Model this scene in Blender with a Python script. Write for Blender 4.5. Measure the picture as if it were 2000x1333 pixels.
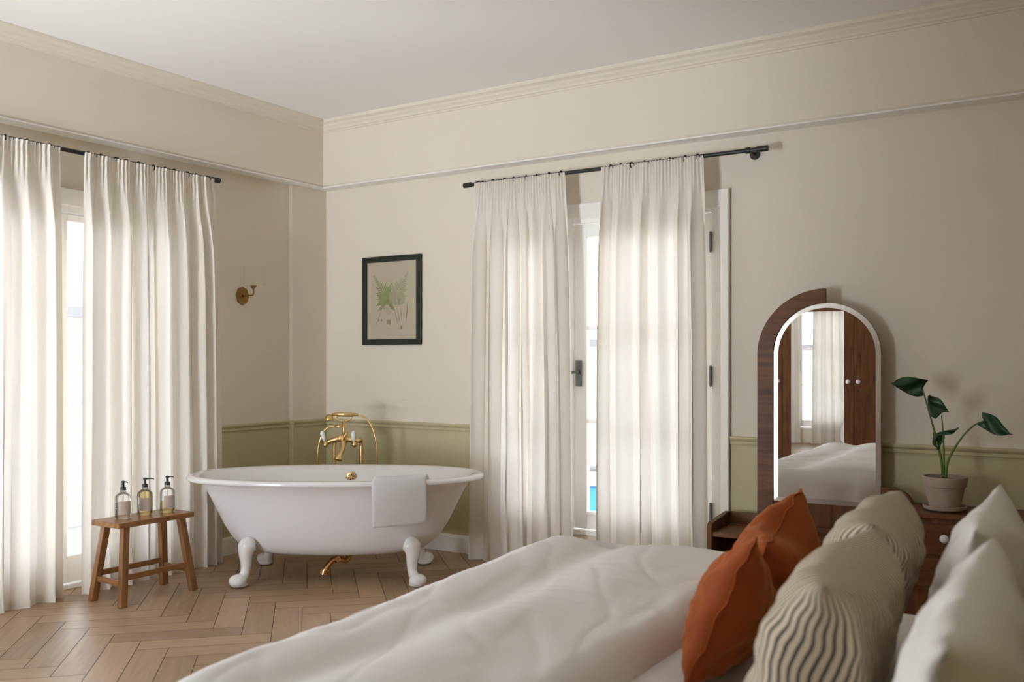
import bpy, bmesh, math, random
from mathutils import Vector, Matrix, noise
for o in list(bpy.data.objects): bpy.data.objects.remove(o)
SC = bpy.context.scene
COL = SC.collection
PI = math.pi
R = math.radians

# ------------------------------------------------------------------ camera
cam_d = bpy.data.cameras.new('camera'); cam = bpy.data.objects.new('camera', cam_d); COL.objects.link(cam)
cam.location = (0, 0, 1.35); cam.rotation_euler = (R(90), 0, R(32.615))
cam_d.sensor_width = 36; cam_d.lens = 1830 / 2000 * 36; cam_d.shift_y = 39.5 / 2000
cam_d.clip_start = .05; cam_d.clip_end = 200
cam_d.dof.use_dof = True; cam_d.dof.focus_distance = 5.6; cam_d.dof.aperture_fstop = 2.8
SC.camera = cam
# ------------------------------------------------------------------ world, daylight, exposure
SKY = 9.5
w = bpy.data.worlds.new('world'); SC.world = w; w.use_nodes = True
bg = w.node_tree.nodes['Background']; bg.inputs[0].default_value = (.92, .965, 1.0, 1); bg.inputs[1].default_value = SKY
def portal(name, loc, rot, sx, sy):                                # lets the sky find its way through an opening
    d = bpy.data.lights.new(name, 'AREA'); d.shape = 'RECTANGLE'; d.size = sx; d.size_y = sy
    d.cycles.is_portal = True
    o = bpy.data.objects.new(name, d); COL.objects.link(o); o.location = loc; o.rotation_euler = rot
def fill_lamp(name, loc, rot, sx, sy, watts, col=(.84, .92, 1)):     # area lamp added outside to brighten the room
    d = bpy.data.lights.new(name, 'AREA'); d.shape = 'RECTANGLE'; d.size = sx; d.size_y = sy; d.energy = watts; d.color = col
    o = bpy.data.objects.new(name, d); COL.objects.link(o); o.location = loc; o.rotation_euler = rot
fill_lamp('upfill_balcony', (-6.25, 3.18, 0.0), (0, R(180), 0), 1.3, 1.6, 25)  # added lamp facing up, to brighten the left bulkhead underside
fill_lamp('upfill_door', (-2.74, 6.45, .05), (R(180), 0, 0), 1.6, 1.3, 25)  # added lamp facing up outside the door, brightens the ledge above
portal('daylight_left', (-5.52, 3.18, 1.14), (0, R(-90), 0), 2.3, 1.6)
fill_lamp('fill_left_rear', (-5.60, .55, 1.14), (0, R(-90), 0), 2.3, 1.9, 60)  # added fill lamp behind the unseen left window
fill_lamp('fill_front', (-3.88, -1.35, 1.14), (R(90), 0, 0), 1.1, 2.3, 75)  # added fill lamp behind the unseen front window
fill_lamp('upfill_left', (-8.0, .4, -.5), (0, R(-120), 0), 2.0, 3.0, 700)  # added lamp aimed up through the left opening, for ceiling bounce
fill_lamp('upfill_front', (-3.88, -3.9, -.5), (R(120), 0, 0), 3.0, 2.2, 1500)  # added lamp aimed up through the front opening, softens the fill
portal('daylight_door', (-2.74, 5.70, 1.2), (R(-90), 0, 0), 1.65, 2.3)
vs = SC.view_settings; vs.view_transform = 'Standard'; vs.look = 'None'; vs.exposure = 0.0; vs.gamma = 1; vs.use_curve_mapping = False
SC.cycles.use_denoising = True
SC.cycles.max_bounces = 14; SC.cycles.diffuse_bounces = 8; SC.cycles.transparent_max_bounces = 16
SC.cycles.caustics_reflective = False; SC.cycles.caustics_refractive = False
SC.cycles.sample_clamp_indirect = 8

# ------------------------------------------------------------------ materials
def lin(r, g, b):
    f = lambda c: (c/255/12.92) if c/255 <= .04045 else ((c/255+.055)/1.055)**2.4
    return (f(r), f(g), f(b), 1)
def mat(name, col, rough=.6, metal=0, bump=0, bscale=200, var=0, vscale=6, spec=.5, sheen=0, coat=0):
    m = bpy.data.materials.new(name); m.use_nodes = True; nt = m.node_tree; b = nt.nodes['Principled BSDF']
    b.inputs['Base Color'].default_value = col; b.inputs['Roughness'].default_value = rough
    b.inputs['Metallic'].default_value = metal; b.inputs['Specular IOR Level'].default_value = spec
    if sheen: b.inputs['Sheen Weight'].default_value = sheen
    if coat: b.inputs['Coat Weight'].default_value = coat; b.inputs['Coat Roughness'].default_value = .08
    if bump or var:
        tc = nt.nodes.new('ShaderNodeTexCoord')
    if bump:
        n = nt.nodes.new('ShaderNodeTexNoise'); n.inputs['Scale'].default_value = bscale; n.inputs['Detail'].default_value = 4
        nt.links.new(tc.outputs['Object'], n.inputs['Vector'])
        bp = nt.nodes.new('ShaderNodeBump'); bp.inputs['Strength'].default_value = bump; bp.inputs['Distance'].default_value = .01
        nt.links.new(n.outputs['Fac'], bp.inputs['Height']); nt.links.new(bp.outputs['Normal'], b.inputs['Normal'])
    if var:
        n = nt.nodes.new('ShaderNodeTexNoise'); n.inputs['Scale'].default_value = vscale; n.inputs['Detail'].default_value = 5
        nt.links.new(tc.outputs['Object'], n.inputs['Vector'])
        hs = nt.nodes.new('ShaderNodeMix'); hs.data_type = 'RGBA'
        hs.inputs[6].default_value = tuple(c*(1-var) for c in col[:3])+(1,); hs.inputs[7].default_value = tuple(min(1, c*(1+var)) for c in col[:3])+(1,)
        nt.links.new(n.outputs['Fac'], hs.inputs[0]); nt.links.new(hs.outputs[2], b.inputs['Base Color'])
    return m
def wood(name, c1, c2, rough=.35, axis=2, stretch=12, scale=3.0, coat=0):
    m = bpy.data.materials.new(name); m.use_nodes = True; nt = m.node_tree; b = nt.nodes['Principled BSDF']
    tc = nt.nodes.new('ShaderNodeTexCoord'); mp = nt.nodes.new('ShaderNodeMapping')
    s = [scale*stretch]*3; s[axis] = scale; mp.inputs['Scale'].default_value = s
    nt.links.new(tc.outputs['Object'], mp.inputs['Vector'])
    n = nt.nodes.new('ShaderNodeTexNoise'); n.inputs['Scale'].default_value = 1; n.inputs['Detail'].default_value = 6; n.inputs['Distortion'].default_value = .6
    nt.links.new(mp.outputs[0], n.inputs['Vector'])
    cr = nt.nodes.new('ShaderNodeValToRGB'); cr.color_ramp.elements[0].position = .3; cr.color_ramp.elements[1].position = .72
    cr.color_ramp.elements[0].color = c1; cr.color_ramp.elements[1].color = c2
    nt.links.new(n.outputs['Fac'], cr.inputs[0]); nt.links.new(cr.outputs[0], b.inputs['Base Color'])
    b.inputs['Roughness'].default_value = rough; b.inputs['Specular IOR Level'].default_value = .3
    if coat: b.inputs['Coat Weight'].default_value = coat; b.inputs['Coat Roughness'].default_value = .15
    return m
def thin_glass(name, tint=(1, 1, 1, 1), rough=0.0, gloss=1.0):
    m = bpy.data.materials.new(name); m.use_nodes = True; nt = m.node_tree; nt.nodes.remove(nt.nodes['Principled BSDF'])
    out = nt.nodes['Material Output']; t = nt.nodes.new('ShaderNodeBsdfTransparent'); t.inputs[0].default_value = tint
    g = nt.nodes.new('ShaderNodeBsdfGlossy'); g.inputs['Roughness'].default_value = rough; fr = nt.nodes.new('ShaderNodeFresnel'); fr.inputs[0].default_value = 1.45
    mm = nt.nodes.new('ShaderNodeMath'); mm.operation = 'MULTIPLY'; mm.inputs[1].default_value = gloss
    mx = nt.nodes.new('ShaderNodeMixShader'); nt.links.new(fr.outputs[0], mm.inputs[0]); nt.links.new(mm.outputs[0], mx.inputs[0])
    nt.links.new(t.outputs[0], mx.inputs[1]); nt.links.new(g.outputs[0], mx.inputs[2]); nt.links.new(mx.outputs[0], out.inputs[0])
    return m
def cloth(name, col, trans, sheer=.03, through=None):
    m = bpy.data.materials.new(name); m.use_nodes = True; nt = m.node_tree; nt.nodes.remove(nt.nodes['Principled BSDF'])
    out = nt.nodes['Material Output']
    d = nt.nodes.new('ShaderNodeBsdfDiffuse'); d.inputs[0].default_value = col
    t = nt.nodes.new('ShaderNodeBsdfTranslucent'); t.inputs[0].default_value = through or col
    p = nt.nodes.new('ShaderNodeBsdfTransparent')
    tc = nt.nodes.new('ShaderNodeTexCoord'); mp = nt.nodes.new('ShaderNodeMapping'); mp.inputs['Scale'].default_value = (260, 260, 90)
    n = nt.nodes.new('ShaderNodeTexNoise'); n.inputs['Scale'].default_value = 1; n.inputs['Detail'].default_value = 2
    nt.links.new(tc.outputs['Object'], mp.inputs[0]); nt.links.new(mp.outputs[0], n.inputs['Vector'])
    bp = nt.nodes.new('ShaderNodeBump'); bp.inputs['Strength'].default_value = .25; bp.inputs['Distance'].default_value = .004
    nt.links.new(n.outputs['Fac'], bp.inputs['Height'])
    for q in (d, t): nt.links.new(bp.outputs[0], q.inputs['Normal'])
    m1 = nt.nodes.new('ShaderNodeMixShader'); m1.inputs[0].default_value = trans; nt.links.new(d.outputs[0], m1.inputs[1]); nt.links.new(t.outputs[0], m1.inputs[2])
    m2 = nt.nodes.new('ShaderNodeMixShader'); m2.inputs[0].default_value = sheer; nt.links.new(m1.outputs[0], m2.inputs[1]); nt.links.new(p.outputs[0], m2.inputs[2])
    nt.links.new(m2.outputs[0], out.inputs[0])
    return m

WALL = mat('wall_paint', (.76, .69, .585, 1), .9, bump=.12, bscale=120)
CEIL = mat('ceiling_paint', (.90, .885, .86, 1), .95)
OLIVE = mat('olive_paint', (.30, .25, .14, 1), .85)
GREEN = mat('sage_paint', (.54, .48, .29, 1), .6)
TRIM = mat('trim_paint', (.86, .84, .80, 1), .5)
DOORW = mat('door_paint', (.90, .89, .875, 1), .4)
ENAMEL = mat('white_enamel', (.82, .81, .81, 1), .12, spec=.6, coat=.5)
ENAMELM = mat('white_enamel_matt', (.78, .76, .77, 1), .4)
BRASS = mat('brushed_brass', (.80, .56, .25, 1), .33, 1)
COPPER = mat('polished_brass', (.80, .45, .20, 1), .12, 1)
OLDBRASS = mat('aged_brass', (.33, .20, .06, 1), .35, 1)
BLACK = mat('black_metal', (.010, .012, .010, 1), .45)
DGREY = mat('dark_plastic', (.016, .017, .016, 1), .4)
GREYM = mat('grey_metal', (.20, .21, .22, 1), .35, .7)
PORC = mat('porcelain', (.82, .82, .82, 1), .15)
CURT = cloth('curtain_linen', (.86, .805, .72, 1), .20, .0, (.90, .90, .90, 1))
LINEN = mat('white_linen', (.80, .77, .74, 1), .85, bump=.15, bscale=400, sheen=.2)
PILLOWM = mat('shaded_white_linen', (.69, .655, .61, 1), .9, bump=.15, bscale=400)  # the white linen darkened, shade at the bed head put into its colour
SHEET = mat('white_sheet', (.76, .74, .71, 1), .85, bump=.1, bscale=300)
TOWEL = mat('terry_towel', (.83, .81, .82, 1), .95, bump=.6, bscale=700, sheen=.3)
VELVET = mat('rust_velvet', (.29, .055, .008, 1), .75, bump=.1, bscale=60, var=.2, vscale=5, sheen=.35, spec=.2)
VELVET.node_tree.nodes['Principled BSDF'].inputs['Sheen Tint'].default_value = (.95, .45, .18, 1)
STOOLW = wood('honey_wood', (.19, .085, .030, 1), (.34, .165, .065, 1), .4)
STOOLH = wood('honey_wood_flat', (.22, .10, .036, 1), (.38, .19, .08, 1), .35, axis=1)
WALN = wood('walnut_upright', (.085, .031, .011, 1), (.19, .075, .027, 1), .5)
WALNH = wood('walnut_flat', (.085, .031, .011, 1), (.19, .075, .027, 1), .45, axis=0)
BEVELM = mat('ground_bevel', (.93, .93, .92, 1), .22, 1)
MIRROR = mat('silvered_glass', (.90, .90, .89, 1), 0.0, 1)
TERRA = mat('pale_clay', (.40, .32, .25, 1), .9, bump=.2, bscale=90, var=.12, vscale=12)
SOIL = mat('soil', (.03, .02, .012, 1), 1, bump=1, bscale=80)
LEAF = mat('leaf_green', (.014, .050, .014, 1), .4, var=.3, vscale=15)
STEM = mat('stem_green', (.09, .16, .025, 1), .5)
GLASS = thin_glass('window_glass')
BOTG = thin_glass('bottle_glass', (.975, .975, .965, 1), 0, .8)
SHADEG = thin_glass('shade_glass', (.992, .992, .99, 1), 0, .12)
PAPER = mat('print_paper', (.74, .62, .46, 1), .8, var=.06, vscale=3)
FERN = mat('print_green', (.33, .36, .14, 1), .8, var=.25, vscale=30)
FERN2 = mat('print_pale_green', (.48, .46, .27, 1), .8, var=.15, vscale=30)
INK = mat('print_brown', (.36, .29, .15, 1), .8)
FRAMEM = mat('dark_frame', (.012, .018, .011, 1), .45)

def floor_mat():
    m = bpy.data.materials.new('oak_herringbone'); m.use_nodes = True; nt = m.node_tree; b = nt.nodes['Principled BSDF']
    uv = nt.nodes.new('ShaderNodeUVMap'); uv.uv_map = 'plank'
    mp = nt.nodes.new('ShaderNodeMapping'); mp.inputs['Scale'].default_value = (3.2, 38, 1)
    n = nt.nodes.new('ShaderNodeTexNoise'); n.inputs['Scale'].default_value = 1; n.inputs['Detail'].default_value = 6; n.inputs['Distortion'].default_value = .8
    nt.links.new(uv.outputs[0], mp.inputs[0]); nt.links.new(mp.outputs[0], n.inputs['Vector'])
    at = nt.nodes.new('ShaderNodeAttribute'); at.attribute_name = 'tone'
    ad = nt.nodes.new('ShaderNodeMath'); ad.operation = 'MULTIPLY_ADD'; ad.inputs[1].default_value = .55; nt.links.new(n.outputs['Fac'], ad.inputs[0])
    mu = nt.nodes.new('ShaderNodeMath'); mu.operation = 'MULTIPLY'; mu.inputs[1].default_value = .5; nt.links.new(at.outputs['Fac'], mu.inputs[0]); nt.links.new(mu.outputs[0], ad.inputs[2])
    cr = nt.nodes.new('ShaderNodeValToRGB'); cr.color_ramp.elements[0].position = .1; cr.color_ramp.elements[1].position = .95
    cr.color_ramp.elements[0].color = (.24, .15, .088, 1); cr.color_ramp.elements[1].color = (.54, .375, .24, 1)
    nt.links.new(ad.outputs[0], cr.inputs[0]); nt.links.new(cr.outputs[0], b.inputs['Base Color'])
    b.inputs['Roughness'].default_value = .42
    bp = nt.nodes.new('ShaderNodeBump'); bp.inputs['Strength'].default_value = .08; bp.inputs['Distance'].default_value = .01
    nt.links.new(n.outputs['Fac'], bp.inputs['Height']); nt.links.new(bp.outputs[0], b.inputs['Normal'])
    return m
def stripe_mat():
    m = bpy.data.materials.new('ticking_stripe'); m.use_nodes = True; nt = m.node_tree; b = nt.nodes['Principled BSDF']
    uv = nt.nodes.new('ShaderNodeUVMap'); uv.uv_map = 'stripe'
    sp = nt.nodes.new('ShaderNodeSeparateXYZ'); nt.links.new(uv.outputs[0], sp.inputs[0])
    a = nt.nodes.new('ShaderNodeMath'); a.operation = 'MULTIPLY'; a.inputs[1].default_value = 1/.0175; nt.links.new(sp.outputs[0], a.inputs[0])
    fr = nt.nodes.new('ShaderNodeMath'); fr.operation = 'FRACT'; nt.links.new(a.outputs[0], fr.inputs[0])
    cr = nt.nodes.new('ShaderNodeValToRGB'); e = cr.color_ramp.elements
    e[0].position = 0; e[0].color = (.68, .57, .42, 1); e[1].position = .56; e[1].color = (.68, .57, .42, 1)
    for p, c in ((.62, (.085, .085, .075, 1)), (.94, (.085, .085, .075, 1)), (1.0, (.68, .57, .42, 1))):
        k = e.new(p); k.color = c
    nt.links.new(fr.outputs[0], cr.inputs[0]); nt.links.new(cr.outputs[0], b.inputs['Base Color'])
    b.inputs['Roughness'].default_value = .9; b.inputs['Specular IOR Level'].default_value = .2
    return m
FLOORM = floor_mat(); STRIPE = stripe_mat()

# ------------------------------------------------------------------ mesh helpers
class B:
    def __init__(s): s.bm = bmesh.new()
    def box(s, x0, x1, y0, y1, z0, z1):
        v = [s.bm.verts.new((x, y, z)) for x in (x0, x1) for y in (y0, y1) for z in (z0, z1)]
        for f in ((0, 1, 3, 2), (4, 6, 7, 5), (0, 4, 5, 1), (2, 3, 7, 6), (0, 2, 6, 4), (1, 5, 7, 3)): s.bm.faces.new([v[i] for i in f])
        return s
    def bar(s, p0, p1, wx, wy, up=(0, 0, 1), taper=1):
        p0, p1 = Vector(p0), Vector(p1); d = (p1-p0).normalized(); u = Vector(up)
        if abs(d.dot(u)) > .95: u = Vector((1, 0, 0))
        a = d.cross(u).normalized(); c = a.cross(d).normalized(); v = []
        for p, k in ((p0, 1), (p1, taper)):
            for sx, sy in ((-1, -1), (1, -1), (1, 1), (-1, 1)): v.append(s.bm.verts.new(p+a*sx*wx/2*k+c*sy*wy/2*k))
        for f in ((3, 2, 1, 0), (4, 5, 6, 7), (0, 1, 5, 4), (1, 2, 6, 5), (2, 3, 7, 6), (3, 0, 4, 7)): s.bm.faces.new([v[i] for i in f])
        return s
    def rings(s, rs, caps=True, closed=True):
        vs = [[s.bm.verts.new(p) for p in r] for r in rs]; n = len(vs[0])
        for a, b in zip(vs, vs[1:]):
            for i in range(n if closed else n-1):
                j = (i+1) % n; s.bm.faces.new((a[i], a[j], b[j], b[i]))
        if caps and closed:
            s.bm.faces.new(list(reversed(vs[0]))); s.bm.faces.new(vs[-1])
        return s
    def tube(s, pts, r, n=12, flat=None, caps=True):
        pts = [Vector(p) for p in pts]; m = len(pts); rs = []
        if not hasattr(r, '__len__'): r = [r]*m
        t0 = (pts[1]-pts[0]).normalized(); u = Vector((0, 0, 1)) if abs(t0.z) < .9 else Vector((1, 0, 0))
        a = t0.cross(u).normalized()
        for i, p in enumerate(pts):
            t = ((pts[min(i+1, m-1)]-pts[max(i-1, 0)])).normalized()
            a = (a-t*a.dot(t)).normalized(); c = t.cross(a)
            rs.append([p+(a*math.cos(2*PI*k/n)+c*math.sin(2*PI*k/n)*(flat or 1))*r[i] for k in range(n)])
        return s.rings(rs, caps)
    def cyl(s, p0, p1, r, r1=None, n=20): return s.tube([p0, p1], [r, r if r1 is None else r1], n)
    def lathe(s, prof, n=32, c=(0, 0, 0), axis='z', caps=True):
        rs = []
        for r, h in prof:
            q = []
            for k in range(n):
                x, y = r*math.cos(2*PI*k/n), r*math.sin(2*PI*k/n)
                q.append((c[0]+x, c[1]+y, c[2]+h) if axis == 'z' else (c[0]+x, c[1]-h, c[2]+y) if axis == 'y' else (c[0]+h, c[1]+x, c[2]+y))
            rs.append(q)
        return s.rings(rs, caps)
    def ball(s, c, rx, ry=None, rz=None, n=16):
        m = Matrix.Translation(c) @ Matrix.Diagonal((rx, ry or rx, rz or rx, 1))
        bmesh.ops.create_uvsphere(s.bm, u_segments=n, v_segments=n//2+2, radius=1, matrix=m); return s
    def prism(s, pts, d):                                          # outline extruded by the vector d
        d = Vector(d); a = [s.bm.verts.new(p) for p in pts]; b = [s.bm.verts.new(Vector(p)+d) for p in pts]; n = len(a)
        s.bm.faces.new(list(reversed(a))); s.bm.faces.new(b)
        for i in range(n): s.bm.faces.new((a[i], a[(i+1) % n], b[(i+1) % n], b[i]))
        return s
    def grid(s, fn, nu, nv):
        v = [[s.bm.verts.new(fn(i/nu, j/nv)) for j in range(nv+1)] for i in range(nu+1)]
        for i in range(nu):
            for j in range(nv): s.bm.faces.new((v[i][j], v[i+1][j], v[i+1][j+1], v[i][j+1]))
        return s
    def build(s, name, m, parent=None, bevel=0, smooth=None, subsurf=0, solid=0):
        bmesh.ops.recalc_face_normals(s.bm, faces=s.bm.faces)
        me = bpy.data.meshes.new(name); s.bm.to_mesh(me); s.bm.free(); me.materials.append(m)
        o = bpy.data.objects.new(name, me); COL.objects.link(o)
        if parent: o.parent = parent
        if smooth: me.polygons.foreach_set('use_smooth', [True]*len(me.polygons)); 
        if smooth and smooth is not True: me.set_sharp_from_angle(angle=R(smooth))
        if solid: md = o.modifiers.new('solid', 'SOLIDIFY'); md.thickness = solid; md.offset = 0
        if bevel: md = o.modifiers.new('bevel', 'BEVEL'); md.width = bevel; md.segments = 2; md.limit_method = 'ANGLE'; md.angle_limit = R(40)
        if subsurf: md = o.modifiers.new('sub', 'SUBSURF'); md.levels = subsurf; md.render_levels = subsurf
        return o
def tag(o, label, cat, group=None, kind=None):
    o['label'] = label; o['category'] = cat
    if group: o['group'] = group
    if kind: o['kind'] = kind
    return o
def thing(name, loc, label, cat, rz=0, group=None):
    o = bpy.data.objects.new(name, None); COL.objects.link(o); o.location = loc; o.rotation_euler = (0, 0, rz); o.empty_display_size = .1
    return tag(o, label, cat, group)
def struct(o, label, cat): return tag(o, label, cat, kind='structure')
def spline(pts, n=10):                                             # Catmull-Rom through the points
    p = [Vector(q) for q in pts]; p = [p[0]*2-p[1]]+p+[p[-1]*2-p[-2]]; out = []
    for i in range(1, len(p)-2):
        for k in range(n):
            t = k/n; a, b, c, d = p[i-1:i+3]
            out.append(.5*((2*b)+(c-a)*t+(2*a-5*b+4*c-d)*t*t+(3*b-a-3*c+d)*t**3))
    return out+[p[-2]]

# ------------------------------------------------------------------ room
XL, YB, XR, YF, ZC = -5.20, 5.38, .45, -.95, 3.18
BD = .11; ZB = 2.685                                               # bulkhead depth and underside
O1 = (2.38, 3.98, 2.28); O2 = (-.4, 1.5, 2.28); OD = (-3.56, -1.94, 2.30)
T = .30
b = B()
for y0, y1, z0, z1 in ((YF-T, O2[0], 0, ZC+.2), (O2[1], O1[0], 0, ZC+.2), (O1[1], YB+T, 0, ZC+.2), (O1[0], O1[1], O1[2], ZC+.2), (O2[0], O2[1], O2[2], ZC+.2)):
    b.box(XL-T, XL, y0, y1, z0, z1)
struct(b.build('wall_left', WALL), 'cream painted wall with the tall curtained window on the left', 'wall')
b = B()
for x0, x1, z0, z1 in ((XL, OD[0], 0, ZC+.2), (OD[1], XR+T, 0, ZC+.2), (OD[0], OD[1], OD[2], ZC+.2), (OD[0], OD[1], 0, .22)):
    b.box(x0, x1, YB, YB+T, z0, z1)
struct(b.build('wall_back', WALL), 'cream painted wall behind the tub, glazed door and mirror', 'wall')
struct(B().box(XR, XR+T, YF-T, YB, 0, ZC+.2).build('wall_right', OLIVE), 'olive painted wall behind the head of the bed', 'wall')
q = B().box(XL, -4.45, YF-T, YF, 0, ZC+.2).box(-3.30, XR, YF-T, YF, 0, ZC+.2).box(-4.45, -3.30, YF-T, YF, 2.28, ZC+.2)
struct(q.build('wall_front', WALL), 'cream painted wall behind the wardrobe', 'wall')
struct(B().box(XL-T, XR+T, YF-T, YB+T, ZC, ZC+.2).build('ceiling', CEIL), 'plain off white plaster ceiling', 'ceiling')
struct(B().box(XL, XL+.035, 5.02, YB, 0, ZB-.011).build('trim_1', WALL), 'narrow cream boxed pilaster in the room corner', 'trim')
struct(B().prism([(XL, YF, ZC), (XL+BD, YF, ZC), (XL+BD, YF, ZB+.012), (XL+BD-.012, YF, ZB), (XL, YF, ZB)], (0, YB-YF, 0)).build('trim_2', WALL), 'cream bulkhead running above the left window', 'trim')
struct(B().prism([(XL, YB, ZC), (XL, YB-BD, ZC), (XL, YB-BD, ZB+.012), (XL, YB-BD+.012, ZB), (XL, YB, ZB)], (XR-XL, 0, 0)).build('trim_3', WALL), 'cream bulkhead running above the glazed door', 'trim')
struct(B().box(XL, XL+BD+.004, YF, YB, ZB-.010, ZB-.001).build('trim_11', TRIM), 'added white board standing in for window light under the left bulkhead', 'trim')  # added strip, its white imitates window light on the underside
struct(B().box(XL+BD+.004, XR, YB-BD-.004, YB, ZB-.010, ZB-.001).build('trim_12', TRIM), 'added white board standing in for window light under the bulkhead above the door', 'trim')  # added strip, white in place of the light from the door
def molding(prof, p0, p1, nrm):                                    # profile (out, z) swept along a straight wall
    nrm = Vector(nrm); return [[Vector(p)+nrm*o+Vector((0, 0, z)) for o, z in prof] for p in (p0, p1)]
cor = [(0, -.085), (.008, -.085), (.010, -.074), (.020, -.070), (.024, -.058), (.040, -.044), (.046, -.032), (.066, -.020), (.072, -.008), (.072, 0), (0, 0)]
struct(B().rings(molding(cor, (XL+BD, YF, ZC), (XL+BD, YB-BD, ZC), (1, 0, 0))).build('trim_4', WALL), 'thin plaster cornice above the left bulkhead', 'trim')
struct(B().rings(molding(cor, (XL+BD, YB-BD, ZC), (XR, YB-BD, ZC), (0, -1, 0))).build('trim_5', WALL), 'thin plaster cornice above the back bulkhead', 'trim')
rail = [(0, .845), (.010, .845), (.012, .855), (.018, .862), (.014, .868), (.014, .878), (.026, .888), (.030, .897), (.028, .905), (0, .905)]
def wains(no, p0, p1, nrm, label, bb=True):
    nrm = Vector(nrm); q = B(); p0, p1 = Vector(p0), Vector(p1)
    prof = [(0, .0), (.007, .0), (.007, .845)]+rail[1:]
    struct(q.rings(molding(prof, p0, p1, nrm)).build('trim_%d' % no, GREEN), label, 'trim')
base = [(0, 0), (.019, 0), (.019, .105), (.014, .118), (.010, .122), (0, .122)]
def skirt(name, p0, p1, nrm, label):
    struct(B().rings(molding(base, Vector(p0)+Vector(nrm)*.007, Vector(p1)+Vector(nrm)*.007, nrm)).build(name, TRIM), label, 'baseboard')
wains(6, (XL, O1[1]+.10, 0), (XL, 5.02, 0), (1, 0, 0), 'sage green wainscot with rail on the left wall beside the curtain')
wains(7, (XL, 5.02, 0), (XL+.035, 5.02, 0), (0, -1, 0), 'sage green wainscot return on the corner pilaster')
wains(8, (XL+.035, 5.02, 0), (XL+.035, YB, 0), (1, 0, 0), 'sage green wainscot on the corner pilaster')
wains(9, (XL+.035, YB, 0), (OD[0]-.06, YB, 0), (0, -1, 0), 'sage green wainscot with rail behind the bathtub')
wains(10, (-1.90, YB, 0), (XR, YB, 0), (0, -1, 0), 'sage green wainscot with rail behind the dressing table')
skirt('baseboard_left', (XL, O1[1]+.10, 0), (XL, 5.02, 0), (1, 0, 0), 'white baseboard on the left wall')
skirt('baseboard_corner', (XL+.035, 5.0, 0), (XL+.035, YB, 0), (1, 0, 0), 'white baseboard on the corner pilaster')
skirt('baseboard_back', (XL+.035, YB, 0), (OD[0]-.06, YB, 0), (0, -1, 0), 'white baseboard behind the bathtub')
skirt('baseboard_right', (-1.90, YB, 0), (XR, YB, 0), (0, -1, 0), 'white baseboard behind the dressing table')

# floor: oak herringbone, one mesh
def make_floor():
    L, W, g = .61, .146, .0016; p0, q0 = 1.2155-L, 5.2347-W
    bm = bmesh.new(); uvl = bm.loops.layers.uv.new('plank'); tl = bm.faces.layers.float.new('tone'); rnd = random.Random(4); s2 = math.sqrt(2)
    def plank(pa, pb, qa, qb, vert):
        cs = [(pa+g, qa+g), (pb-g, qa+g), (pb-g, qb-g), (pa+g, qb-g)]; vs = []
        for P_, q in cs:
            p = -(P_); vs.append(bm.verts.new(((p-q)/s2, (p+q)/s2, 0)))
        if all(v.co.x < XL-.3 or v.co.x > XR+.3 or v.co.y < YF-.3 or v.co.y > YB+.3 for v in vs):
            for v in vs: bm.verts.remove(v)
            return
        f = bm.faces.new(vs); f[tl] = min(1, max(0, rnd.gauss(.5, .26))); ou, ov = rnd.random()*50, rnd.random()*50
        for l, (P_, q) in zip(f.loops, cs):
            a, c = P_-pa, q-qa
            l[uvl].uv = (ou+(c if vert else a), ov+(a if vert else c))
    for j in range(-12, 13):
        for i in range(-60, 61):
            a = i*W+j*L; c = i*W-j*L
            plank(p0+a, p0+a+L, q0+c, q0+c+W, False)
            plank(p0+a+L, p0+a+L+W, q0+c+W-L, q0+c+W, True)
    for co, no in (((XL-.02, 0, 0), (-1, 0, 0)), ((XR+.02, 0, 0), (1, 0, 0)), ((0, YF-.02, 0), (0, -1, 0)), ((0, YB+.02, 0), (0, 1, 0))):
        bmesh.ops.bisect_plane(bm, geom=bm.verts[:]+bm.edges[:]+bm.faces[:], plane_co=co, plane_no=no, clear_outer=True)
    bmesh.ops.recalc_face_normals(bm, faces=bm.faces)
    for f in bm.faces:
        if f.normal.z < 0: f.normal_flip()
    me = bpy.data.meshes.new('floor'); bm.to_mesh(me); bm.free(); me.materials.append(FLOORM)
    o = bpy.data.objects.new('floor', me); COL.objects.link(o)
    struct(o, 'oak herringbone parquet floor', 'floor')
    gap = B().box(XL-.02, XR+.02, YF-.02, YB+.02, -.1, -.002).build('joint', mat('joint', (.03, .018, .01, 1), .9), o)
make_floor()

# ------------------------------------------------------------------ windows and doors
def leaf(parent, x0, x1, z0, z1, zs, stile, top, bottom, y, th=.045, name='leaf'):
    """glazed leaf in its own x-z plane: frame mesh plus one pane; zs = glazing bar heights"""
    q = B(); q.box(x0, x0+stile, y-th/2, y+th/2, z0, z1).box(x1-stile, x1, y-th/2, y+th/2, z0, z1)
    q.box(x0+stile, x1-stile, y-th/2, y+th/2, z1-top, z1).box(x0+stile, x1-stile, y-th/2, y+th/2, z0, z0+bottom)
    for z in zs: q.box(x0+stile, x1-stile, y-th/2+.006, y+th/2-.006, z-.013, z+.013)
    f = q.build(name, DOORW, parent, bevel=.004)
    B().box(x0+stile, x1-stile, y-.002, y+.002, z0+bottom, z1-top).build('pane', GLASS, f)
    return f
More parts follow.
